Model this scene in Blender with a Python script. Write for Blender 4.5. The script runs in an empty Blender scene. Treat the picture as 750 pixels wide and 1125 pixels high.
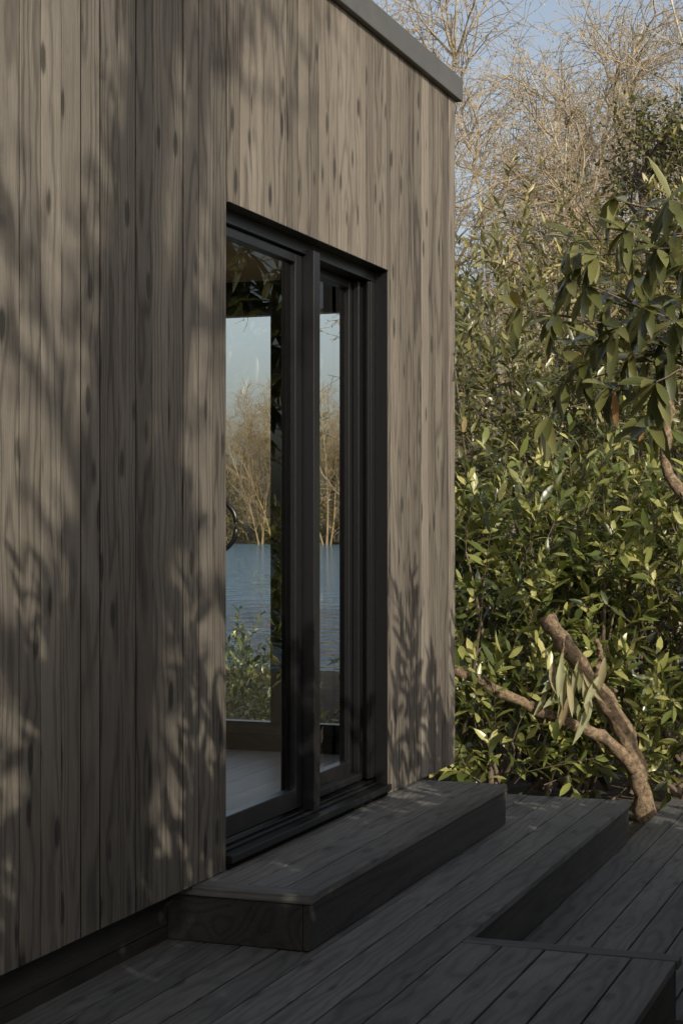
import bpy, math, numpy as np
from math import radians, sin, cos
from mathutils import Vector
rng = np.random.default_rng(7)
scene = bpy.context.scene
COL = scene.collection

# ------------------------------------------------------------------ helpers
def empty(name, parent=None):
    o = bpy.data.objects.new(name, None); COL.objects.link(o)
    if parent: o.parent = parent
    return o

def link(name, me, mats, parent=None):
    o = bpy.data.objects.new(name, me); COL.objects.link(o)
    for m in mats: me.materials.append(m)
    if parent: o.parent = parent
    return o

def boxes(name, lst, mat, parent=None, bevel=0.0):
    V = []; F = []
    for (x0,x1,y0,y1,z0,z1) in lst:
        b = len(V)
        V += [(x0,y0,z0),(x1,y0,z0),(x1,y1,z0),(x0,y1,z0),(x0,y0,z1),(x1,y0,z1),(x1,y1,z1),(x0,y1,z1)]
        F += [tuple(b+i for i in f) for f in [(0,3,2,1),(4,5,6,7),(0,1,5,4),(1,2,6,5),(2,3,7,6),(3,0,4,7)]]
    me = bpy.data.meshes.new(name); me.from_pydata(V, [], F); me.update()
    o = link(name, me, [mat], parent)
    if bevel > 0:
        m = o.modifiers.new("bevel", 'BEVEL'); m.width = bevel; m.segments = 2; m.limit_method = 'ANGLE'
    return o

def norm(a): return a/(np.linalg.norm(a, axis=-1, keepdims=True)+1e-9)

class MB:
    def __init__(s): s.v=[]; s.f=[]; s.m=[]; s.n=0; s.sm=[]
    def add(s, v, f, mi, smooth=True):
        v=v.reshape(-1,3); f=f.reshape(-1,3)
        s.v.append(v); s.f.append(f+s.n); s.n+=len(v); s.m.append(np.full(len(f),mi)); s.sm.append(np.full(len(f),smooth))
    def mesh(s, name):
        v=np.concatenate(s.v).astype(np.float32); f=np.concatenate(s.f).astype(np.int32)
        me=bpy.data.meshes.new(name)
        me.vertices.add(len(v)); me.vertices.foreach_set("co", v.ravel())
        me.loops.add(len(f)*3); me.loops.foreach_set("vertex_index", f.ravel())
        me.polygons.add(len(f)); me.polygons.foreach_set("loop_start", np.arange(0,len(f)*3,3,dtype=np.int32))
        me.polygons.foreach_set("loop_total", np.full(len(f),3,dtype=np.int32))
        me.polygons.foreach_set("material_index", np.concatenate(s.m).astype(np.int32))
        me.update(calc_edges=True)
        me.polygons.foreach_set("use_smooth", np.concatenate(s.sm).astype(bool))
        me.validate()
        return me

def tubes(mb, P, R, n, mi):
    P=np.asarray(P,float); R=np.asarray(R,float); N,k,_=P.shape
    T=np.gradient(P,axis=1); T=norm(T)
    ref=np.where(np.abs(T[:,0:1,2:3])>0.9, np.array([1.,0,0]), np.array([0,0,1.]))
    A=norm(np.cross(T,np.broadcast_to(ref,T.shape))); B=np.cross(T,A)
    th=np.arange(n)*2*np.pi/n
    ring=(A[:,:,None,:]*np.cos(th)[None,None,:,None]+B[:,:,None,:]*np.sin(th)[None,None,:,None])*R[:,:,None,None]+P[:,:,None,:]
    idx=np.arange(N*k*n).reshape(N,k,n)
    a=idx[:,:-1,:]; b=idx[:,1:,:]; a2=np.roll(a,-1,2); b2=np.roll(b,-1,2)
    f=np.concatenate([np.stack([a,a2,b2],-1).reshape(-1,3),np.stack([a,b2,b],-1).reshape(-1,3)])
    mb.add(ring,f,mi)
    if n>3:
        for e in (0,k-1):
            c=idx[:,e,:]
            fs=[np.stack([c[:,0],c[:,j],c[:,j+1]],-1) for j in range(1,n-1)]
            base=mb.n-N*k*n
            mb.f.append(np.concatenate(fs)+base); mb.m.append(np.full(N*(n-2),mi)); mb.sm.append(np.full(N*(n-2),False))

def polys(S, D, L, k, wob, trop=(0,0,0)):
    N=len(S); P=np.zeros((N,k,3)); P[:,0]=S; d=norm(D); step=(L/(k-1))[:,None]
    tr=np.array(trop)
    for i in range(1,k):
        d=norm(d+rng.normal(0,wob,(N,3))+tr)
        P[:,i]=P[:,i-1]+d*step
    return P

def children(P, m, tmin, tmax, spread, up=0.0):
    N,k,_=P.shape
    t=rng.uniform(tmin,tmax,(N,m))*(k-1); i=np.minimum(t.astype(int),k-2); fr=(t-i)[...,None]
    n=np.arange(N)[:,None]
    a=P[n,i]; b=P[n,i+1]; S=a*(1-fr)+b*fr; T=norm(b-a)
    r=rng.normal(0,1,(N,m,3)); r=norm(r-T*np.sum(r*T,-1,keepdims=True))
    D=norm(T+r*spread+np.array([0,0,up]))
    return S.reshape(-1,3), D.reshape(-1,3), (t/(k-1)).reshape(-1)

TT=np.array([0,0.18,0.45,0.75,1.0]); WW=np.array([0.04,0.62,1.0,0.72,0.0])
def leaves(mb, O, D, Nn, L, W, mi, curl=0.15, fold=0.25):
    D=norm(D); S=norm(np.cross(D,Nn)); U=np.cross(S,D)
    N=len(O); L=np.broadcast_to(L,(N,)); W=np.broadcast_to(W,(N,)); curl=np.broadcast_to(curl,(N,))
    V=[]
    for t in TT: V.append(O+D*(L*t)[:,None]-U*(L*curl*t*t)[:,None])
    for sg in (-1,1):
        for t,w in zip(TT[1:4],WW[1:4]):
            V.append(O+D*(L*t)[:,None]+S*(sg*W*w*0.5)[:,None]+U*(W*w*0.5*fold-L*curl*t*t)[:,None])
    V=np.stack(V,1)
    f=[]
    for s0,flip in ((5,0),(8,1)):
        q=[(0,1,s0),(1,2,s0+1),(1,s0+1,s0),(2,3,s0+2),(2,s0+2,s0+1),(3,4,s0+2)]
        f+= [t[::-1] if flip else t for t in q]
    f=np.array(f)
    F=(f[None]+ (np.arange(N)*11)[:,None,None])
    mb.add(V,F,mi)

SA,SE=radians(40),radians(27)
sd=np.array([cos(SE)*cos(SA),-cos(SE)*sin(SA),sin(SE)])

def shoot_leaves(mb, P, m, L, W, mi, t0=0.15, out=0.9, droop=0.0, curl=0.15, upn=1.0):
    N,k,_=P.shape
    t=np.linspace(t0,1,m)*(k-1)*0.999; i=t.astype(int); fr=(t-i)[None,:,None]
    a=P[:,i]; b=P[:,i+1]; O=a*(1-fr)+b*fr; T=norm(b-a)
    ph=rng.uniform(0,6.28,(N,1))+np.arange(m)[None]*2.4
    ref=np.where(np.abs(T[...,2:3])>0.9,np.array([1.,0,0]),np.array([0,0,1.]))
    A=norm(np.cross(T,ref)); B=np.cross(T,A)
    rad=A*np.cos(ph)[...,None]+B*np.sin(ph)[...,None]
    tt=np.linspace(t0,1,m)[None,:,None]
    D=norm(T*(0.5+0.5*tt)+rad*out*(1.15-0.45*tt)+np.array([0,0,-droop])+rng.normal(0,0.15,O.shape))
    Nn=norm(np.array([0,0,0.8])*upn+sd*0.35+T*0.4+rng.normal(0,0.5,O.shape))
    sz=rng.uniform(0.65,1.15,(N*m,))
    leaves(mb,O.reshape(-1,3),D.reshape(-1,3),Nn.reshape(-1,3),L*sz,W*sz,mi,curl=curl*rng.uniform(0.2,1.8,N*m))

def leafy_mass(name, ells, n, slen, L, W, m, mats, up=0.7, zmin=-0.3, base_branches=14, droop=0.0, parent=None, srad=0.004, rmin=0.45, out=0.9):
    mb=MB()
    vols=np.array([e[3]*e[4]*e[5] for e in ells])**0.8; pr=vols/vols.sum()
    ns=rng.multinomial(n,pr)
    for e,c in zip(ells,ns):
        if c==0: continue
        C=np.array(e[:3]); Rr=np.array(e[3:6])
        d=norm(rng.normal(0,1,(c,3))); rr=rng.uniform(rmin,1,(c,1))**0.7
        lump=1+0.16*np.sin(d[:,0:1]*5+C[0]*3)+0.14*np.sin(d[:,1:2]*7+d[:,2:3]*6+C[1])
        S=C+d*Rr*rr*lump
        ok=S[:,2]>zmin; S=S[ok]; d=d[ok]
        if len(S)==0: continue
        D=norm(d*0.7+np.array([0,0,up])+rng.normal(0,0.35,d.shape))
        P=polys(S,D,slen*rng.uniform(0.6,1.3,len(S)),5,0.10,(0,0,-0.05))
        tubes(mb,P,np.linspace(srad,srad*0.4,5)[None].repeat(len(S),0),3,0)
        shoot_leaves(mb,P,m,L,W,1,droop=droop,out=out)
        bb=max(2,int(base_branches*c/n)+1)
        g=np.stack([C[0]+rng.normal(0,0.15,bb),C[1]+rng.normal(0,0.15,bb),np.full(bb,min(zmin,C[2]-Rr[2]))],-1)
        tgt=S[rng.integers(0,len(S),bb)]
        s=np.linspace(0,1,7)[None,:,None]
        PB=g[:,None]*(1-s)+tgt[:,None]*s+np.sin(s*3.1)*rng.normal(0,0.06,(bb,1,3))
        tubes(mb,PB,np.linspace(0.02,0.006,7)[None].repeat(bb,0),6,0)
    return link(name, mb.mesh(name), mats, parent)

# ------------------------------------------------------------------ materials
def nmat(name):
    m=bpy.data.materials.new(name); m.use_nodes=True; nt=m.node_tree
    return m,nt,nt.nodes["Principled BSDF"],nt.nodes["Material Output"]
def N(nt,t,**kw):
    n=nt.nodes.new(t)
    for k,v in kw.items(): n.inputs[k].default_value=v
    return n
def ramp(nt, stops):
    r=nt.nodes.new("ShaderNodeValToRGB"); e=r.color_ramp.elements
    while len(e)<len(stops): e.new(0.5)
    for i,(p,c) in enumerate(stops): e[i].position=p; e[i].color=(*c,1) if len(c)==3 else c
    return r
def math_(nt,op,a,b=None,c=None):
    n=nt.nodes.new("ShaderNodeMath"); n.operation=op
    for i,x in enumerate((a,b,c)):
        if x is None: continue
        if isinstance(x,(int,float)): n.inputs[i].default_value=x
        else: nt.links.new(x,n.inputs[i])
    return n.outputs[0]
def mixc(nt,fac,a,b,bt='MIX'):
    n=nt.nodes.new("ShaderNodeMix"); n.data_type='RGBA'; n.blend_type=bt
    for s,x in ((n.inputs[0],fac),(n.inputs[6],a),(n.inputs[7],b)):
        if isinstance(x,(int,float)): s.default_value=x
        elif isinstance(x,tuple): s.default_value=(*x,1)
        else: nt.links.new(x,s)
    return n.outputs[2]

def wood(name, along, dark, mid, light, knots=0.75, rough=0.75, bump=0.5, varia=0.35, along_s=0.03, stain=0.5, ring=0.22, fine_amp=1.0):
    m,nt,bs,out=nmat(name); L=nt.links.new
    tc=nt.nodes.new("ShaderNodeTexCoord"); geo=nt.nodes.new("ShaderNodeNewGeometry")
    rnd=geo.outputs["Random Per Island"]
    off=nt.nodes.new("ShaderNodeCombineXYZ")
    L(math_(nt,'MULTIPLY',rnd,31.7),off.inputs[0]); L(math_(nt,'MULTIPLY',rnd,17.3),off.inputs[1]); L(math_(nt,'MULTIPLY',rnd,23.9),off.inputs[2])
    add=nt.nodes.new("ShaderNodeVectorMath"); add.operation='ADD'; L(tc.outputs["Object"],add.inputs[0]); L(off.outputs[0],add.inputs[1])
    def mapped(s):
        mp=nt.nodes.new("ShaderNodeMapping"); sc=[1,1,1]; sc["XYZ".index(along)]=s; mp.inputs["Scale"].default_value=sc
        L(add.outputs[0],mp.inputs[0]); return mp.outputs[0]
    v1=mapped(along_s); vk=mapped(0.36)
    fine=N(nt,"ShaderNodeTexNoise",Scale=210.0,Detail=4.0,Roughness=0.8); L(v1,fine.inputs["Vector"])
    cath=N(nt,"ShaderNodeTexNoise",Scale=4.5,Detail=1.0); L(mapped(along_s*1.6),cath.inputs["Vector"])
    ph=math_(nt,'MULTIPLY',cath.outputs[0],110.0)
    if knots>0:
        vo=N(nt,"ShaderNodeTexVoronoi",Scale=10.5); L(vk,vo.inputs["Vector"])
        kd=math_(nt,'ADD',vo.outputs["Distance"],math_(nt,'MULTIPLY',math_(nt,'SUBTRACT',fine.outputs[0],0.5),0.22))
        mr=nt.nodes.new("ShaderNodeMapRange"); mr.inputs[1].default_value=0.20; mr.inputs[2].default_value=0.13
        L(kd,mr.inputs[0]); kn=mr.outputs[0]
        ph=math_(nt,'ADD',ph,math_(nt,'MULTIPLY',vo.outputs["Distance"],-7.0))
    rings=math_(nt,'MULTIPLY_ADD',math_(nt,'SINE',ph),0.5,0.5)
    rings=math_(nt,'SUBTRACT',1.0,math_(nt,'POWER',rings,3.0))
    g=math_(nt,'ADD',math_(nt,'MULTIPLY',math_(nt,'SUBTRACT',rings,0.6),ring),math_(nt,'MULTIPLY_ADD',fine.outputs[0],fine_amp,0.47-fine_amp*0.5))
    blot=N(nt,"ShaderNodeTexNoise",Scale=4.0,Detail=4.0,Roughness=0.65); L(mapped(0.30),blot.inputs["Vector"])
    g=math_(nt,'ADD',g,math_(nt,'MULTIPLY',math_(nt,'SUBTRACT',blot.outputs[0],0.5),stain*1.5))
    g=math_(nt,'ADD',g,math_(nt,'MULTIPLY',math_(nt,'SUBTRACT',rnd,0.5),varia))
    r=ramp(nt,[(0.12,dark),(0.50,mid),(0.92,light)]); L(g,r.inputs[0])
    c=r.outputs[0]
    if knots>0: c=mixc(nt,math_(nt,'MULTIPLY',kn,knots),c,tuple(x*0.35 for x in dark))
    L(c,bs.inputs["Base Color"])
    bs.inputs["Roughness"].default_value=rough; bs.inputs["Specular IOR Level"].default_value=0.3
    if bump>0:
        bp=nt.nodes.new("ShaderNodeBump"); bp.inputs["Strength"].default_value=bump; bp.inputs["Distance"].default_value=0.003
        L(fine.outputs[0],bp.inputs["Height"]); L(bp.outputs[0],bs.inputs["Normal"])
    return m

def simple(name, c1, c2, scale=8, rough=0.6, metal=0.0, bump=0.1, detail=4, spec=0.4, dist=0.01):
    m,nt,bs,out=nmat(name); L=nt.links.new
    tc=nt.nodes.new("ShaderNodeTexCoord")
    n=N(nt,"ShaderNodeTexNoise",Scale=float(scale),Detail=float(detail),Roughness=0.65); L(tc.outputs["Object"],n.inputs["Vector"])
    r=ramp(nt,[(0.3,c1),(0.7,c2)]); L(n.outputs[0],r.inputs[0]); L(r.outputs[0],bs.inputs["Base Color"])
    bs.inputs["Roughness"].default_value=rough; bs.inputs["Metallic"].default_value=metal; bs.inputs["Specular IOR Level"].default_value=spec
    if bump>0:
        bp=nt.nodes.new("ShaderNodeBump"); bp.inputs["Strength"].default_value=bump; bp.inputs["Distance"].default_value=dist
        L(n.outputs[0],bp.inputs["Height"]); L(bp.outputs[0],bs.inputs["Normal"])
    return m

def leafmat(name, stops, rough=0.38, trans=0.2, back=(0.16,0.17,0.07)):
    m,nt,bs,out=nmat(name); L=nt.links.new
    geo=nt.nodes.new("ShaderNodeNewGeometry")
    r=ramp(nt,stops); L(geo.outputs["Random Per Island"],r.inputs[0])
    c=mixc(nt,math_(nt,'MULTIPLY',geo.outputs["Backfacing"],0.45),r.outputs[0],back)
    L(c,bs.inputs["Base Color"]); bs.inputs["Roughness"].default_value=rough; bs.inputs["Specular IOR Level"].default_value=0.5
    tr=nt.nodes.new("ShaderNodeBsdfTranslucent"); tcol=mixc(nt,1.0,c,(1.6,1.6,0.55),'MULTIPLY'); L(tcol,tr.inputs[0])
    mx=nt.nodes.new("ShaderNodeMixShader"); mx.inputs[0].default_value=trans
    L(bs.outputs[0],mx.inputs[1]); L(tr.outputs[0],mx.inputs[2]); L(mx.outputs[0],out.inputs[0])
    return m

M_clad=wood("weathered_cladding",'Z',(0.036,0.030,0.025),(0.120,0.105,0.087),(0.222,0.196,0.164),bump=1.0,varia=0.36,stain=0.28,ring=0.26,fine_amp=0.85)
M_clad2=wood("weathered_cladding_dark_stain",'Z',(0.027,0.024,0.020),(0.092,0.082,0.069),(0.178,0.160,0.136),bump=1.0,varia=0.34,stain=0.26,ring=0.26,fine_amp=0.85)  # near boards: slightly darker, greyer stain of their own
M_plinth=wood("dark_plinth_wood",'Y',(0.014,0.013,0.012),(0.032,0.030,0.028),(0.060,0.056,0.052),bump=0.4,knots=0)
M_deck=wood("charcoal_deck_wood",'Y',(0.042,0.042,0.041),(0.095,0.095,0.091),(0.18,0.177,0.168),knots=0.5,rough=0.60,bump=0.6,varia=0.28,along_s=0.03,stain=0.4)
M_deckx=wood("charcoal_deck_wood_cross",'X',(0.042,0.042,0.041),(0.090,0.090,0.086),(0.17,0.167,0.16),knots=0.5,rough=0.60,bump=0.6,varia=0.2,along_s=0.03,stain=0.4)
M_core=simple("dark_membrane",(0.005,0.005,0.005),(0.008,0.008,0.007),20,0.95,bump=0,spec=0.05)
M_alu=simple("black_aluminium",(0.006,0.006,0.007),(0.009,0.009,0.010),60,0.34,0.0,0.0,spec=0.42)
M_coping=simple("grey_metal_coping",(0.08,0.079,0.074),(0.105,0.103,0.097),6,0.5,0.3,0.05)
M_int=simple("interior_plaster",(0.55,0.53,0.50),(0.60,0.58,0.55),3,0.9,bump=0)
M_ceil=wood("ceiling_plywood",'X',(0.50,0.33,0.17),(0.66,0.46,0.26),(0.74,0.55,0.34),knots=0,bump=0,varia=0.1)
M_floor=wood("oak_floor",'Y',(0.34,0.30,0.25),(0.46,0.41,0.34),(0.56,0.50,0.43),knots=0,bump=0,rough=0.4)
M_roof=simple("roof_membrane",(0.08,0.08,0.08),(0.1,0.1,0.1),10,0.9,bump=0)

M_glass,nt,bs,out=nmat("window_glass"); nt.nodes.remove(bs)
fr=nt.nodes.new("ShaderNodeFresnel"); fr.inputs[0].default_value=1.45
gl=nt.nodes.new("ShaderNodeBsdfGlossy"); gl.inputs["Roughness"].default_value=0.0; gl.inputs["Color"].default_value=(0.9,0.93,0.92,1)
tp=nt.nodes.new("ShaderNodeBsdfTransparent"); tp.inputs[0].default_value=(0.96,0.97,0.965,1)
mx=nt.nodes.new("ShaderNodeMixShader"); nt.links.new(fr.outputs[0],mx.inputs[0]); nt.links.new(tp.outputs[0],mx.inputs[1]); nt.links.new(gl.outputs[0],mx.inputs[2]); nt.links.new(mx.outputs[0],out.inputs[0])

M_bark=simple("shrub_bark",(0.06,0.045,0.03),(0.14,0.11,0.08),30,0.85,bump=0)
M_birch=simple("birch_bark",(0.20,0.18,0.15),(0.44,0.41,0.35),5,0.8,bump=0)
M_twig=simple("birch_twigs",(0.20,0.16,0.11),(0.36,0.295,0.205),3,0.8,bump=0)
M_catkin=leafmat("birch_catkins",[(0.1,(0.26,0.21,0.10)),(0.9,(0.42,0.36,0.20))],0.7,0.3)
M_laurel=leafmat("laurel_leaves",[(0.0,(0.036,0.053,0.014)),(0.4,(0.085,0.108,0.028)),(0.75,(0.19,0.205,0.060)),(1.0,(0.38,0.36,0.14))],0.30,0.22)
M_rhodo=leafmat("rhododendron_leaves",[(0.0,(0.040,0.048,0.016)),(0.5,(0.085,0.092,0.031)),(0.98,(0.17,0.165,0.065)),(0.99,(0.24,0.14,0.06)),(1.0,(0.24,0.14,0.06))],0.32,0.15,back=(0.14,0.13,0.06))
M_ever=leafmat("evergreen_leaves",[(0.0,(0.032,0.038,0.012)),(0.5,(0.080,0.082,0.028)),(1.0,(0.20,0.175,0.07))],0.42,0.18)
M_olive=leafmat("olive_leaves",[(0.0,(0.06,0.06,0.02)),(0.5,(0.14,0.13,0.045)),(1.0,(0.32,0.275,0.11))],0.40,0.25)
M_dry=leafmat("withered_leaves",[(0.0,(0.18,0.19,0.10)),(0.6,(0.28,0.29,0.17)),(1.0,(0.28,0.21,0.13))],0.6,0.3,back=(0.30,0.30,0.2))
M_ground=simple("leaf_litter_ground",(0.03,0.024,0.016),(0.10,0.078,0.05),9,0.95,bump=1.0,detail=8,dist=0.05)
M_farveg=leafmat("far_bank_foliage",[(0.0,(0.06,0.055,0.022)),(0.5,(0.14,0.12,0.045)),(1.0,(0.25,0.20,0.085))],0.7,0.3)

def barkmat():
    m,nt,bs,out=nmat("cut_limb_bark"); L=nt.links.new
    tc=nt.nodes.new("ShaderNodeTexCoord")
    n=N(nt,"ShaderNodeTexNoise",Scale=34.0,Detail=8.0,Roughness=0.75); L(tc.outputs["Object"],n.inputs["Vector"])
    n2=N(nt,"ShaderNodeTexNoise",Scale=6.0,Detail=3.0); L(tc.outputs["Object"],n2.inputs["Vector"])
    r=ramp(nt,[(0.38,(0.05,0.034,0.024)),(0.5,(0.20,0.13,0.085)),(0.62,(0.36,0.25,0.17))]); L(n.outputs[0],r.inputs[0])
    L(mixc(nt,math_(nt,'MULTIPLY',n2.outputs[0],0.5),r.outputs[0],(0.09,0.09,0.04)),bs.inputs["Base Color"])
    bs.inputs["Roughness"].default_value=0.85
    bp=nt.nodes.new("ShaderNodeBump"); bp.inputs["Strength"].default_value=1.0; bp.inputs["Distance"].default_value=0.02
    L(n.outputs[0],bp.inputs["Height"]); L(bp.outputs[0],bs.inputs["Normal"]); return m
M_limb=barkmat()

M_water,nt,bs,out=nmat("lake_water"); L=nt.links.new
bs.inputs["Base Color"].default_value=(0.045,0.11,0.17,1); bs.inputs["Roughness"].default_value=0.10
tc=nt.nodes.new("ShaderNodeTexCoord"); n=N(nt,"ShaderNodeTexNoise",Scale=1.0,Detail=5.0); L(tc.outputs["Object"],n.inputs["Vector"])
bp=nt.nodes.new("ShaderNodeBump"); bp.inputs["Strength"].default_value=1.0; bp.inputs["Distance"].default_value=0.7; L(n.outputs[0],bp.inputs["Height"]); L(bp.outputs[0],bs.inputs["Normal"])

# ------------------------------------------------------------------ ground and lake
u=np.linspace(-1,1,121); gx=np.sign(u)*np.abs(u)**2.6*700; gy=np.sign(u)*np.abs(u)**2.6*700+8
X,Y=np.meshgrid(gx,gy)
def sm(t): t=np.clip(t,0,1); return t*t*(3-2*t)
def gz(X,Y):
    z=-0.36-1.9*sm((Y-16)/22)+ (6.5)*sm((Y-155)/60)
    z=z+0.05*np.sin(X*0.9+1)*np.sin(Y*0.7)*sm((np.abs(Y-4)+np.abs(X)-8)/8)
    z=z+1.2*sm((-Y-20)/60)
    return z
Z=gz(X,Y)
V=np.stack([X,Y,Z],-1).reshape(-1,3); ii=np.arange(121*121).reshape(121,121)
a,b,c,d=ii[:-1,:-1],ii[:-1,1:],ii[1:,1:],ii[1:,:-1]
mb=MB(); mb.add(V,np.concatenate([np.stack([a,b,c],-1).reshape(-1,3),np.stack([a,c,d],-1).reshape(-1,3)]),0)
link("ground",mb.mesh("ground"),[M_ground])
boxes("lake",[(-420,420,20,190,-1.3,-1.05)],M_water)

# ------------------------------------------------------------------ cabin
cabin=empty("cabin")
YE=8.05; Y0=-2.6; XB=-4.6; ZT=3.41; DY0,DY1=5.315,7.002; DZ0,DZ1=0.22,2.44
w=0.112
ys=[]
yy=DY0
while yy>Y0: ys.append((yy-w,yy)); yy-=w*(1+rng.uniform(-0.03,0.03))
nb=int(round((YE-DY0)/0.108)); wb=(YE-DY0)/nb
for i in range(nb): ys.append((DY0+i*wb,DY0+(i+1)*wb))
lstA=[];lstB=[];tong=[]
for (a,b) in ys:
    off=rng.uniform(-0.0008,0.0012)
    a2,b2=a+0.0038,b-0.0038
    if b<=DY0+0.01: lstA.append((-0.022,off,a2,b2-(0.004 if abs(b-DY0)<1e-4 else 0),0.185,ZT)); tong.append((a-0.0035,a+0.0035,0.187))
    elif a>=DY1-0.001: lstB.append((-0.022,off,a2,b2,0.185,ZT)); tong.append((a-0.0035,a+0.0035,0.187))
    elif b>DY1+0.001:
        lstB.append((-0.022,off,a2,DY1-0.001,DZ1,ZT)); lstB.append((-0.022,off,DY1,b2,0.185,ZT)); tong.append((a-0.0035,a+0.0035,DZ1+0.002))
    else: lstB.append((-0.022,off,a2,b2,DZ1,ZT)); tong.append((a-0.0035,a+0.0035,DZ1+0.002))
boxes("front_cladding",lstB,M_clad,cabin,0.0015)
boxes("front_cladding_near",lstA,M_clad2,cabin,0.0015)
boxes("cladding_joints",[(-0.0215,-0.0030,a,b,z,ZT-0.003) for a,b,z in tong],M_core,cabin)
WX0,WX1,WZ0,WZ1=-3.7,-0.35,0.30,2.44
lst=[]; xx=-0.024
while xx>XB:
    a,b=xx-w+0.0022,xx-0.0022
    if b>WX0 and a<WX1:
        lst.append((a,b,YE-0.022,YE,WZ1,ZT)); lst.append((a,b,YE-0.022,YE,0.02,WZ0))
    else: lst.append((a,b,YE-0.022,YE,0.185,ZT))
    xx-=w
boxes("end_cladding",lst,M_clad,cabin,0.0018)
lst=[]; xx=-0.024
while xx>XB: lst.append((xx-w+0.002,xx-0.002,Y0-0.1,Y0-0.078,0.185,ZT)); xx-=w
boxes("rear_end_cladding",lst,M_clad,cabin)
BY0,BY1=3.0,7.4  # opening in the back wall, added to brighten the interior
lst=[]; yy=YE-0.024
while yy>Y0:
    a,b=yy-w+0.002,yy-0.002
    if b>BY0 and a<BY1: lst.append((XB-0.03,XB-0.008,a,b,WZ1,ZT)); lst.append((XB-0.03,XB-0.008,a,b,0.185,WZ0))
    else: lst.append((XB-0.03,XB-0.008,a,b,0.185,ZT))
    yy-=w
boxes("back_cladding",lst,M_clad,cabin)
boxes("wall_core",[
 (-0.20,-0.024,Y0-0.07,DY0-0.002,0.19,3.38),(-0.20,-0.024,DY1+0.002,YE-0.026,0.19,3.38),
 (-0.20,-0.024,DY0-0.002,DY1+0.002,DZ1+0.001,3.38),
 (WX1,-0.202,YE-0.16,YE-0.026,0.19,3.38),(XB+0.2,WX0,YE-0.16,YE-0.026,0.19,3.38),(WX0,WX1,YE-0.16,YE-0.026,WZ1,3.38),(WX0,WX1,YE-0.16,YE-0.026,0.19,WZ0-0.002),
 (XB,XB+0.18,Y0-0.07,BY0,0.19,3.38),(XB,XB+0.18,BY1,YE-0.026,0.19,3.38),(XB,XB+0.18,BY0,BY1,WZ1,3.38),(XB,XB+0.18,BY0,BY1,0.19,WZ0),
 (XB+0.18,-0.2,Y0-0.07,Y0+0.06,0.19,3.38)],M_core,cabin)
boxes("interior_lining",[
 (-0.212,-0.203,Y0+0.08,DY0-0.01,0.23,2.55),(-0.212,-0.203,DY1+0.01,YE-0.175,0.23,2.55),(-0.212,-0.203,DY0-0.01,DY1+0.01,DZ1+0.01,2.55),
 (WX1,-0.215,YE-0.172,YE-0.162,0.23,2.55),(XB+0.2,WX0,YE-0.172,YE-0.162,0.23,2.55),
 (XB+0.182,XB+0.192,Y0+0.08,BY0,0.23,2.55),(XB+0.182,XB+0.192,BY1,YE-0.18,0.23,2.55),(XB+0.2,-0.22,Y0+0.062,Y0+0.072,0.23,2.55)],M_int,cabin)
boxes("window_header",[(WX0,WX1,YE-0.175,YE-0.162,WZ1-0.02,2.545)],M_core,cabin)
fl=[]; xx=-0.205
while xx>XB+0.3: fl.append((xx-0.158,xx,Y0+0.08,YE-0.17,0.19,0.222)); xx-=0.16
boxes("floor",fl,M_floor,cabin,0.001)
boxes("ceiling",[(XB+0.19,-0.205,Y0+0.075,YE-0.165,2.555,2.585)],M_ceil,cabin)
boxes("roof",[(XB,-0.01,Y0-0.08,YE-0.03,3.385,3.47)],M_roof,cabin)
boxes("floor_structure",[(XB,-0.22,Y0,YE-0.15,-0.1,0.185)],M_core,cabin)
boxes("coping",[(-0.10,0.03,Y0-0.13,YE+0.035,3.408,3.520),(XB-0.06,-0.102,YE-0.09,YE+0.035,3.408,3.520),(XB-0.06,-0.102,Y0-0.13,Y0-0.01,3.408,3.520),(XB-0.06,XB+0.06,Y0-0.008,YE-0.092,3.408,3.520)],M_coping,cabin,0.004)
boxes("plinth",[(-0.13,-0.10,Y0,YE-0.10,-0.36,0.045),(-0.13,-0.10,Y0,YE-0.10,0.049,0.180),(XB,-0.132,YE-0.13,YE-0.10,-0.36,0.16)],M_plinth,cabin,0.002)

fx=-0.05
boxes("door_frame",[
 (-0.17,fx,DY0,DY0+0.05,0.262,DZ1-0.052),(-0.17,fx,DY1-0.055,DY1,0.262,DZ1-0.052),(-0.17,fx,DY0,DY1,DZ1-0.05,DZ1-0.002),
 (-0.066,fx-0.004,DY1-0.075,DY1-0.058,0.262,DZ1-0.054),
 (-0.05,0.006,DY1-0.004,DY1+0.0,0.19,DZ1-0.004),
 (-0.05,0.010,DY0,DY1,DZ1-0.004,DZ1+0.0),
 (-0.18,0.018,DY0,DY1+0.02,0.205,0.232),(-0.18,-0.10,DY0,DY1,0.234,0.258),(-0.092,-0.055,DY0,DY1,0.234,0.250),(-0.045,-0.030,DY0,DY1,0.234,0.244)],M_alu,cabin,0.002)
boxes("door_sill_upstand",[(-0.10,0.004,DY0-0.0,DY1+0.01,0.186,0.203)],M_core,cabin)
def leaf_frame(x0,x1,y0,y1,z0,z1,sl,sr,rb,rt):
    return [(x0,x1,y0,y0+sl,z0,z1),(x0,x1,y1-sr,y1,z0,z1),(x0,x1,y0+sl+0.001,y1-sr-0.001,z0,z0+rb),(x0,x1,y0+sl+0.001,y1-sr-0.001,z1-rt,z1)]
boxes("sliding_leaf",leaf_frame(-0.108,-0.066,DY0+0.055,6.175,0.262,2.385,0.065,0.065,0.075,0.035)+[(-0.114,-0.019,6.185,6.25,0.246,2.405)],M_alu,cabin,0.003)
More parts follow.
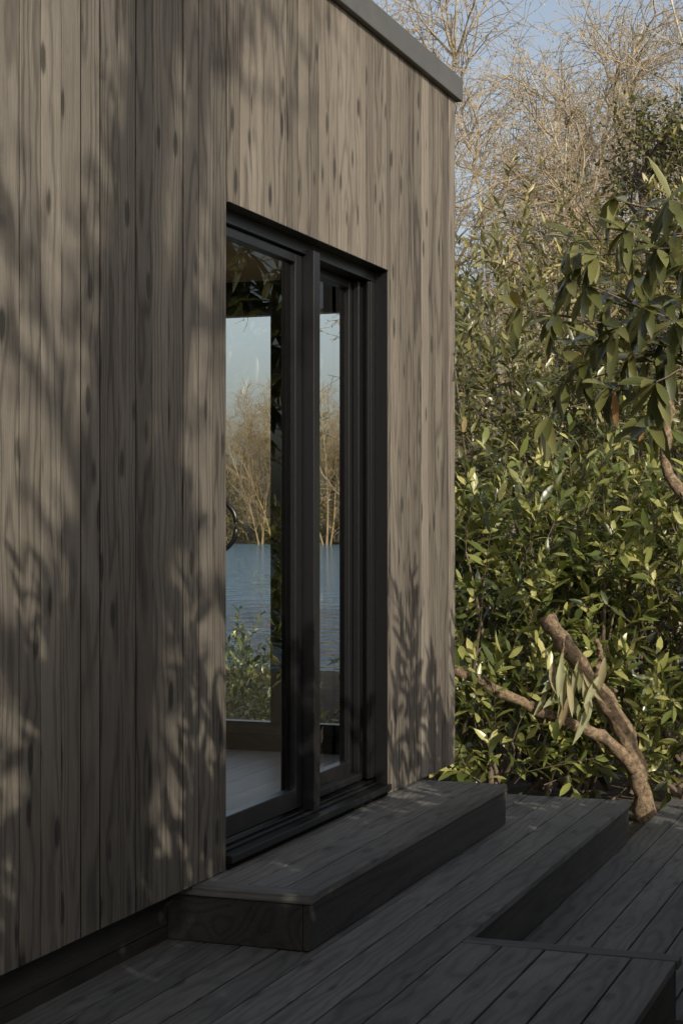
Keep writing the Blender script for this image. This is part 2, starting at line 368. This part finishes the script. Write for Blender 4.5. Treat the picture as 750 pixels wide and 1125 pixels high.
boxes("fixed_leaf",leaf_frame(-0.165,-0.120,6.20,DY1-0.058,0.262,2.385,0.05,0.08,0.08,0.035)+[(-0.118,-0.09,DY1-0.10,DY1-0.078,0.262,2.385),(-0.118,-0.075,6.26,DY1-0.102,0.262,0.29)],M_alu,cabin,0.003)
def pane(name,verts):
    me=bpy.data.meshes.new(name); me.from_pydata(verts,[],[(0,1,2,3)]); me.update(); return link(name,me,[M_glass],cabin)
pane("sliding_leaf_glass",[(-0.087,DY0+0.1,0.32),(-0.087,6.12,0.32),(-0.087,6.12,2.36),(-0.087,DY0+0.1,2.36)])
pane("fixed_leaf_glass",[(-0.142,6.23,0.32),(-0.142,DY1-0.12,0.32),(-0.142,DY1-0.12,2.36),(-0.142,6.23,2.36)])
mb=MB(); th=np.linspace(-1,1,13); hp=np.stack([-0.066+0.050*(1-np.abs(th)**3.0),np.full(13,DY0+0.112),1.345+0.085*th],-1)
tubes(mb,hp[None],np.full((1,13),0.009),8,0); link("door_handle",mb.mesh("door_handle"),[M_alu],cabin)
boxes("end_window_frame",[(WX0,WX1,YE-0.13,YE-0.06,WZ0,WZ0+0.06),(WX0,WX1,YE-0.13,YE-0.06,WZ1-0.05,WZ1-0.001),(WX0,WX0+0.06,YE-0.13,YE-0.06,WZ0+0.061,WZ1-0.051),(WX1-0.06,WX1,YE-0.13,YE-0.06,WZ0+0.061,WZ1-0.051),
  (-0.915,-0.835,YE-0.135,YE-0.055,WZ0+0.061,WZ1-0.051)],M_alu,cabin,0.002)
pane("end_window_glass",[(WX0+0.03,YE-0.095,WZ0+0.03),(WX1-0.03,YE-0.095,WZ0+0.03),(WX1-0.03,YE-0.095,WZ1-0.03),(WX0+0.03,YE-0.095,WZ1-0.03)])
boxes("added_back_window_frame",[(XB+0.05,XB+0.12,BY0,BY1,WZ0,WZ0+0.06),(XB+0.05,XB+0.12,BY0,BY1,WZ1-0.05,WZ1-0.001)]+[(XB+0.05,XB+0.12,q,q+0.06,WZ0+0.061,WZ1-0.051) for q in (BY0,5.17,BY1-0.06)],M_alu,cabin,0.002)  # unseen back window, added so sky light reaches room and ceiling
pane("added_back_window_glass",[(XB+0.085,BY0+0.03,WZ0+0.03),(XB+0.085,BY1-0.03,WZ0+0.03),(XB+0.085,BY1-0.03,WZ1-0.03),(XB+0.085,BY0+0.03,WZ1-0.03)])

# ------------------------------------------------------------------ deck
deck=empty("timber_deck")
bw=0.129
XM=0.806; XR=1.50; YN=5.42; YF=8.35; XL=2.15
lst=[]
x=XM
while x>-0.11:
    lst.append((max(x-bw,-0.099)+0.0035,x-0.0035,-3.0,YF+rng.uniform(-0.002,0.002),-0.028,rng.uniform(-0.0015,0.001))); x-=bw
nx=5; bw2=(XR-XM)/nx
for i in range(nx): lst.append((XM+i*bw2+0.0035,XM+(i+1)*bw2-0.0035,-3.0,YN-0.072,-0.028,rng.uniform(-0.0015,0.001)))
boxes("main_boards",lst,M_deck,deck,0.0025)
boxes("edge_board",[(XM+0.003,XR+0.004,YN-0.068,YN+0.006,-0.028,0.0015)],M_deckx,deck,0.0025)
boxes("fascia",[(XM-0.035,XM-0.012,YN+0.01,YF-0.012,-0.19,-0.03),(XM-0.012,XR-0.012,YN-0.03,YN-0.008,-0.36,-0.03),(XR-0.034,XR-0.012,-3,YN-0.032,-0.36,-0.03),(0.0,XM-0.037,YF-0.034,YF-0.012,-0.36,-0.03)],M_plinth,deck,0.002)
lst=[]; x=XM-0.03; bw3=0.135
while x+bw3<XL: lst.append((x+0.0035,x+bw3-0.0035,YN-0.006,9.72,-0.228,-0.20+rng.uniform(-0.001,0.001))); x+=bw3
boxes("lower_boards",lst,M_deck,deck,0.0025)
boxes("lower_fascia",[(XM,XL-0.1,9.69,9.712,-0.40,-0.23)],M_plinth,deck)
boxes("joists",[(-0.05,XM-0.05,yy,yy+0.05,-0.30,-0.03) for yy in np.arange(-2.9,8.3,0.5)]+[(XM,XR-0.05,yy,yy+0.05,-0.30,-0.03) for yy in np.arange(-2.9,5.3,0.5)]+[(XM,XL-0.12,yy,yy+0.05,-0.36,-0.23) for yy in np.arange(5.6,9.6,0.5)],M_core,deck)
step=empty("entrance_step")
PY0,PY1,PX1,PZ=5.05,7.505,0.405,0.18
lst=[]; nbp=4; bwp=(PX1+0.098)/nbp
for i in range(nbp): lst.append((-0.098+i*bwp+0.0035,-0.098+(i+1)*bwp-0.0035,PY0+0.09,PY1,PZ-0.028,PZ+rng.uniform(-0.0015,0.001)))
boxes("tread_boards",lst,M_deck,step,0.0025)
boxes("tread_end_board",[(-0.096,PX1,PY0,PY0+0.085,PZ-0.028,PZ+0.001)],M_deckx,step,0.0025)
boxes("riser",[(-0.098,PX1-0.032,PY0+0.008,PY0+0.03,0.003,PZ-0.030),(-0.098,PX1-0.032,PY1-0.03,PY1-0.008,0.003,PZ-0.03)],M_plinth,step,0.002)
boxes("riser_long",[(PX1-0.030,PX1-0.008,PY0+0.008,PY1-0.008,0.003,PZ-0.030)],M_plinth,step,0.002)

# ------------------------------------------------------------------ vegetation
bush_m=[M_bark,M_laurel]
leafy_mass("laurel_shrub",[(-0.05,10.45,0.75,0.65,0.45,0.95),(0.65,10.65,0.65,0.7,0.5,0.85),(-0.5,10.0,0.6,0.5,0.6,0.95),(1.4,10.8,0.7,0.6,0.5,0.8),(-0.25,9.6,0.0,0.35,0.30,0.32),(0.25,10.05,0.1,0.6,0.2,0.35)],
   800,0.40,0.130,0.043,11,bush_m,up=1.0,base_branches=50)
leafy_mass("rhododendron_thicket",[(-0.7,12.0,1.4,0.8,0.8,1.4),(0.2,12.4,1.5,1.0,0.9,1.4),(1.2,12.2,1.6,1.0,0.8,1.5),(-1.1,13.4,1.6,0.8,1.0,1.6),(0.3,11.6,0.8,1.2,0.4,1.0)],
   1300,0.34,0.125,0.034,12,[M_bark,M_rhodo],up=0.5,base_branches=30)
leafy_mass("cherry_laurel",[(-1.5,15.2,2.2,0.9,1.0,1.8),(-0.6,15.5,2.4,1.0,1.0,1.8),(0.4,15.2,2.5,1.0,1.0,2.0)],
   1000,0.42,0.13,0.030,12,[M_bark,M_olive],up=0.7,base_branches=40)
mb=MB(); 
P=polys(np.array([[-0.1,16.8,-0.4],[-0.4,17.0,-0.4]]),np.array([[-0.02,0,1.],[-.06,0,1]]),np.array([7.0,5.4]),12,0.04)
tubes(mb,P,np.linspace(0.09,0.015,12)[None].repeat(2,0),8,0)
S,D,t=children(P,28,0.35,0.98,1.2,0.2); B1=polys(S,D,(1.6*(1.15-t)+0.35),7,0.12,(0,0,0.03)); tubes(mb,B1,np.linspace(0.022,0.006,7)[None].repeat(len(S),0),5,0)
S,D,t=children(B1,9,0.25,1.0,1.0,0.2); B2=polys(S,D,rng.uniform(0.25,0.6,len(S)),5,0.15); tubes(mb,B2,np.linspace(0.006,0.002,5)[None].repeat(len(S),0),3,0)
S,D,t=children(B2,3,0.3,1.0,0.9,0.1); B3=polys(S,D,rng.uniform(0.15,0.3,len(S)),4,0.15)
shoot_leaves(mb,B3,8,0.065,0.032,1,out=1.0)
link("evergreen_tree",mb.mesh("evergreen_tree"),[M_bark,M_ever])

def birch_mesh(name, h, seed, nl1=28, spread=0.95, lowest=0.10, cat=True, n3=5):
    global rng
    keep=rng; rng=np.random.default_rng(seed)
    mb=MB()
    P=polys(np.array([[0,0,-0.4],[0.15,0.1,-0.4],[-0.15,0.1,-0.4]]),np.array([[0.02,0,1],[0.16,0.05,1],[-0.2,0.08,1]]),np.array([h,h*0.85,h*0.9]),16,0.045,(0,0,0.02))
    tubes(mb,P,np.stack([np.linspace(r,0.012,16) for r in (0.10,0.075,0.08)]),9,0)
    S,D,t=children(P,nl1,lowest,0.98,spread,0.3); B1=polys(S,D,h*0.30*(1.15-t),9,0.14,(0,0,0.035)); tubes(mb,B1,np.linspace(0.026,0.008,9)[None].repeat(len(S),0),5,1)
    S,D,t=children(B1,8,0.2,1.0,0.9,0.05); B2=polys(S,D,rng.uniform(0.6,1.5,len(S))*h/12,6,0.17,(0,0,-0.02)); tubes(mb,B2,np.linspace(0.010,0.005,6)[None].repeat(len(S),0),3,1)
    S,D,t=children(B2,n3,0.15,1.0,1.0,-0.05); B3=polys(S,D,rng.uniform(0.25,0.7,len(S))*h/12,4,0.18,(0,0,-0.10)); tubes(mb,B3,np.linspace(0.005,0.003,4)[None].repeat(len(S),0),3,1)
    if cat:
        S,D,t=children(B3,2,0.2,1.0,0.8,-0.4); n=len(S)
        leaves(mb,S,D+np.array([0,0,-0.5]),rng.normal(0,1,(n,3)),0.05,0.018,2)
    rng=keep
    return mb.mesh(name)
bm1=birch_mesh("birch_a",12.5,11); bm2=birch_mesh("birch_b",11.5,23)
for m in (bm1,bm2):
    for q in (M_birch,M_twig,M_catkin): m.materials.append(q)
def place(name,me,x,y,rz,s,parent=None):
    o=bpy.data.objects.new(name,me); COL.objects.link(o); o.location=(x,y,float(gz(np.array(x),np.array(y))) +0.3); o.rotation_euler=(0,0,rz); o.scale=(s,s,s)
    if parent: o.parent=parent
    return o
for i,(x,y,r,s,me) in enumerate([(-4.7,26,0.3,1.0,bm1),(-3.4,30,2.0,1.05,bm2),(-1.9,25,4.0,0.85,bm1),(-5.8,35,1.2,1.15,bm2),(-0.3,31,5.2,0.95,bm2),(-2.9,24,3.4,0.72,bm2)]):
    place("birch_tree" if i==0 else "birch_tree.%03d"%i,me,x,y,r,s)

leafy_mass("shore_shrubs",[(-3.0,21,1.2,1.3,1,2.0),(-1.2,21,1.6,1.6,1,2.2),(0.6,20,1.8,1.6,1,2.3)],600,0.55,0.16,0.055,12,[M_bark,M_olive],up=0.6,zmin=-0.8)
leafy_mass("waterside_shrub",[(-3.9,13.6,-0.15,1.0,0.7,0.4),(-3.0,12.4,-0.2,0.7,0.5,0.35),(-5.4,15.2,-0.1,1.3,0.8,0.5),(-2.2,11.2,-0.2,0.5,0.5,0.4)],600,0.26,0.09,0.03,10,bush_m,up=0.9,zmin=-0.5)

far=empty("distant_trees")
fm=birch_mesh("bare_tree",12,5,nl1=20,cat=False,n3=5)
M_fartwig=simple("far_twigs",(0.16,0.12,0.065),(0.28,0.215,0.12),0.3,0.9,bump=0)
for q in (M_fartwig,M_fartwig): fm.materials.append(q)
for i in range(120):
    x=-115+i*1.2+rng.uniform(-1,1); y=168+rng.uniform(-6,16)
    place("bare_tree_%03d"%i,fm,x,y,rng.uniform(0,6.3),rng.uniform(1.0,1.5),far)
leafy_mass("bank_undergrowth",[(-110+i*4,168+rng.uniform(-1,8),3.0,3.2,2,rng.uniform(4.5,10.5)) for i in range(42)],8000,1.4,0.6,0.25,7,[M_fartwig,M_farveg],up=0.9,zmin=-1.2,base_branches=4,parent=far,srad=0.03)

# overhanging rhododendron (right)
mb=MB()
tips=np.array([(0.80,7.96,2.86),(0.71,7.93,2.60),(0.92,8.0,2.52),(0.53,7.90,2.33),(0.37,7.85,2.36),(0.67,7.93,2.08),(0.87,7.98,2.14),(1.04,8.04,2.14),(0.49,7.90,1.86),(0.78,7.97,1.98),(1.06,8.05,2.70),(1.10,8.1,2.40),(0.62,7.95,2.68),(0.98,8.02,1.84),(0.60,8.1,2.2),(0.9,8.1,2.3),(0.75,8.05,2.4),(1.0,7.9,2.0),(1.12,8.0,2.55),(0.95,7.9,2.35),(0.82,7.9,2.25),
  (1.0,7.95,2.62),(0.86,7.9,2.70),(0.70,7.85,2.45),(0.58,7.95,2.5),(1.08,7.95,2.28),(0.72,8.0,2.22),(0.55,8.0,2.02),(1.05,8.0,2.85),
  (1.2,8.3,2.9),(0.95,8.4,2.3),(1.3,8.3,2.0),(1.25,8.2,2.55),(1.5,8.4,2.3),(1.6,8.5,2.8),(1.8,8.5,2.0),(1.9,8.6,2.5),(1.4,8.6,1.5),(1.7,8.8,1.6)])
root=np.array([2.4,9.0,-0.3]); hubs=np.array([[1.9,8.7,1.8],[1.55,8.45,2.4],[1.35,8.3,1.9]])
s=np.linspace(0,1,9)[:,None]
for h in hubs:
    p=root*(1-s)+h*s+np.array([0.1,0.05,0])*np.sin(s*3.14)
    tubes(mb,p[None],np.linspace(0.035,0.014,9)[None],8,0)
for t_ in tips:
    h=hubs[np.argmin(np.linalg.norm(hubs-t_,axis=1))]
    p=h*(1-s)+t_*s+np.array([0,0,0.10])*np.sin(s*3.14)+rng.normal(0,0.012,(9,3))*np.sin(s*3.14)
    tubes(mb,p[None],np.linspace(0.008,0.003,9)[None],6,0)
    for q,scl in ((8,1.0),(5,0.8)):
        if q==5 and rng.uniform()<0.35: continue
        d=norm(p[q]-p[q-2])
        nl=rng.integers(8,12) if q==8 else rng.integers(3,6)
        ph=np.arange(nl)*2*np.pi/nl+rng.uniform(0,0.5,nl)+rng.uniform(0,6)
        A=norm(np.cross(d,[0,0,1.])); B=np.cross(d,A)
        Dl=d*0.35+A*np.cos(ph)[:,None]+B*np.sin(ph)[:,None]+np.array([0,0,-0.7])+rng.normal(0,0.14,(nl,3))
        Oo=np.repeat(p[q][None],nl,0)+rng.normal(0,0.008,(nl,3))
        leaves(mb,Oo,Dl,norm(np.array([0,0,0.7])+d*0.6+sd*0.5+rng.normal(0,0.25,(nl,3))),scl*rng.uniform(0.16,0.25,nl),scl*rng.uniform(0.044,0.062,nl),1,curl=rng.uniform(0.05,0.3,nl))
link("rhododendron_bush",mb.mesh("rhododendron_bush"),[M_bark,M_rhodo])

def limb(mb,pts,r0,r1,n=14,mi=0):
    pts=np.array(pts,float); k=22
    tt=np.linspace(0,len(pts)-1,k); i=np.minimum(tt.astype(int),len(pts)-2); f=(tt-i)[:,None]
    p=pts[i]*(1-f)+pts[i+1]*f
    for _ in range(4): p[1:-1]=(p[:-2]+2*p[1:-1]+p[2:])/4
    p[1:-1]+=rng.normal(0,0.006,(k-2,3))
    tubes(mb,p[None],(np.linspace(r0,r1,k)*(1+0.10*np.sin(np.arange(k)*1.9)+rng.normal(0,0.06,k)))[None],n,mi)
mb=MB()
limb(mb,[(0.62,9.86,-0.35),(0.52,9.78,0.15),(0.30,9.66,0.50),(0.09,9.60,0.82)],0.060,0.052)
limb(mb,[(0.60,9.83,-0.1),(0.42,9.62,0.15),(0.10,9.40,0.30),(-0.36,9.25,0.53)],0.040,0.028)
limb(mb,[(0.24,9.5,0.24),(0.22,9.42,0.50),(0.24,9.36,0.72)],0.012,0.007)
limb(mb,[(0.34,9.68,0.42),(0.40,9.62,0.60),(0.38,9.58,0.70)],0.02,0.014)
limb(mb,[(0.8,9.95,-0.35),(0.98,9.95,0.4),(0.90,9.95,0.80)],0.04,0.03)
link("pruned_tree_stump",mb.mesh("pruned_tree_stump"),[M_limb])
mb=MB()
limb(mb,[(1.3,10.1,-0.4),(1.15,10.0,0.9),(0.88,9.98,1.46),(0.68,9.93,1.64),(0.72,9.95,2.0),(0.74,10.0,2.2)],0.045,0.024)
limb(mb,[(0.80,9.95,1.52),(0.95,9.97,1.62),(1.1,10,1.9)],0.028,0.018)
link("crooked_tree_trunk",mb.mesh("crooked_tree_trunk"),[M_limb])
mb=MB()
c=np.array([0.28,9.38,0.52]); n=28
p=np.array([[0.30,9.5,0.42],[0.29,9.42,0.50],[0.28,9.38,0.52]]); tubes(mb,p[None],np.array([[0.006,0.005,0.004]]),6,0)
Oo=c+rng.normal(0,1,(n,3))*np.array([0.06,0.03,0.08]); Dl=norm(rng.normal(0,0.26,(n,3))+np.array([0,-0.05,-1.]))
leaves(mb,Oo,Dl,norm(rng.normal(0,0.6,(n,3))+np.array([0.4,-1,0.1])),rng.uniform(0.17,0.27,n),rng.uniform(0.035,0.05,n),1,curl=rng.uniform(-0.1,0.25,n),fold=0.8)
link("withered_leaf_cluster",mb.mesh("withered_leaf_cluster"),[M_bark,M_dry])

# ------------------------------------------------------------------ plants that shade the facade
leafy_mass("laurel_hedge",[(3.3,5.4,1.0,0.5,0.55,1.12),(3.3,4.6,1.0,0.5,0.55,1.18),(3.3,3.7,1.1,0.5,0.6,1.40),(3.35,2.9,1.2,0.5,0.6,1.42),(3.3,2.0,1.1,0.55,0.6,1.25),(3.4,1.0,1.1,0.6,0.7,1.3),(3.5,-0.2,1.3,0.7,0.8,1.5),(3.4,6.1,0.7,0.5,0.5,1.0),(3.4,6.8,0.6,0.5,0.5,0.8)],
   3200,0.38,0.17,0.070,9,bush_m,up=0.7,base_branches=50,rmin=0.05)
def sapling(name, pts, hts, seed, lw=0.042, ll=0.13, m=16):
    global rng
    keep=rng; rng=np.random.default_rng(seed)
    mb=MB(); pts=np.array(pts,float)
    P=polys(pts,np.array([[0.04,0,1.]]).repeat(len(pts),0)+rng.normal(0,0.05,(len(pts),3)),np.array(hts,float),16,0.025,(0,0,0.04))
    tubes(mb,P,np.linspace(0.012,0.003,16)[None].repeat(len(pts),0),5,0)
    shoot_leaves(mb,P,m*2,ll,lw,1,t0=0.5,out=0.75)
    S,D,t=children(P,7,0.5,0.92,0.7,0.45); B=polys(S,D,rng.uniform(0.25,0.5,len(S)),6,0.08,(0,0,0.06))
    tubes(mb,B,np.linspace(0.005,0.002,6)[None].repeat(len(S),0),3,0); shoot_leaves(mb,B,11,ll,lw,1,out=0.7)
    rng=keep
    return link(name,mb.mesh(name),bush_m)
sapling("laurel_sapling",[(2.42,5.25,-0.35),(2.50,5.65,-0.35),(2.45,6.05,-0.35),(2.55,5.45,-0.35)],[3.0,2.6,2.95,2.5],31,0.048,0.145)
sapling("laurel_sapling.001",[(2.72,2.75,-0.35),(2.70,2.45,-0.35),(2.75,2.15,-0.35),(2.85,2.65,-0.35),(2.72,1.85,-0.35),(2.9,2.3,-0.35)],[3.55,3.35,3.3,3.15,3.0,3.0],43,0.048,0.145)
mb=MB()
P=polys(np.array([[6.1,-1.20,-0.4],[6.4,-1.15,-0.4]]),np.array([[0,-0.02,1.],[0.02,-0.06,1]]),np.array([9.5,8.5]),14,0.025)
tubes(mb,P,np.stack([np.linspace(0.26,0.08,14),np.linspace(0.15,0.05,14)]),10,0)
S,D,t=children(P,14,0.35,0.98,1.1,0.25); B1=polys(S,D,2.4*(1.2-t),8,0.12,(0,0,0.03)); tubes(mb,B1,np.linspace(0.06,0.015,8)[None].repeat(len(S),0),6,0)
S,D,t=children(B1,6,0.3,1.0,0.9,0.1); B2=polys(S,D,rng.uniform(0.4,0.9,len(S)),6,0.15); tubes(mb,B2,np.linspace(0.012,0.005,6)[None].repeat(len(S),0),4,0)
shoot_leaves(mb,B2,8,0.11,0.055,1)
S,D,t=children(P,140,0.15,0.85,1.5,0.2); B2=polys(S,D,rng.uniform(0.2,0.5,len(S)),5,0.15); shoot_leaves(mb,B2,8,0.08,0.06,1)
link("oak_tree",mb.mesh("oak_tree"),[M_bark,M_ever])

sun=bpy.data.lights.new("sun","SUN"); sun.energy=5.0; sun.angle=radians(0.4); sun.color=(1.0,0.90,0.73)
so=bpy.data.objects.new("sun",sun); COL.objects.link(so)
so.rotation_euler=Vector(sd.tolist()).to_track_quat('Z','Y').to_euler(); so.location=(10,-8,8)
w=bpy.data.worlds.new("World"); scene.world=w; w.use_nodes=True; nt=w.node_tree
sky=nt.nodes.new("ShaderNodeTexSky"); sky.sky_type='NISHITA'; sky.sun_disc=False; sky.sun_elevation=SE; sky.sun_rotation=math.atan2(sd[0],sd[1]); sky.air_density=1.0; sky.dust_density=4.0; sky.ozone_density=1.0
hs=nt.nodes.new("ShaderNodeHueSaturation"); hs.inputs["Saturation"].default_value=0.66; hs.inputs["Value"].default_value=1.2
nt.links.new(sky.outputs[0],hs.inputs["Color"]); nt.links.new(hs.outputs[0],nt.nodes["Background"].inputs[0]); nt.nodes["Background"].inputs[1].default_value=0.13

cam=bpy.data.cameras.new("camera"); co=bpy.data.objects.new("camera",cam); COL.objects.link(co)
cam.sensor_fit='HORIZONTAL'; cam.sensor_width=36; cam.lens=36*1890/750; cam.shift_y=0.014
co.location=(2.35,0,1.36); co.rotation_euler=(radians(90),0,radians(20.05)); cam.clip_end=3000
scene.camera=co
scene.view_settings.view_transform='Standard'; scene.view_settings.look='None'; scene.view_settings.exposure=0
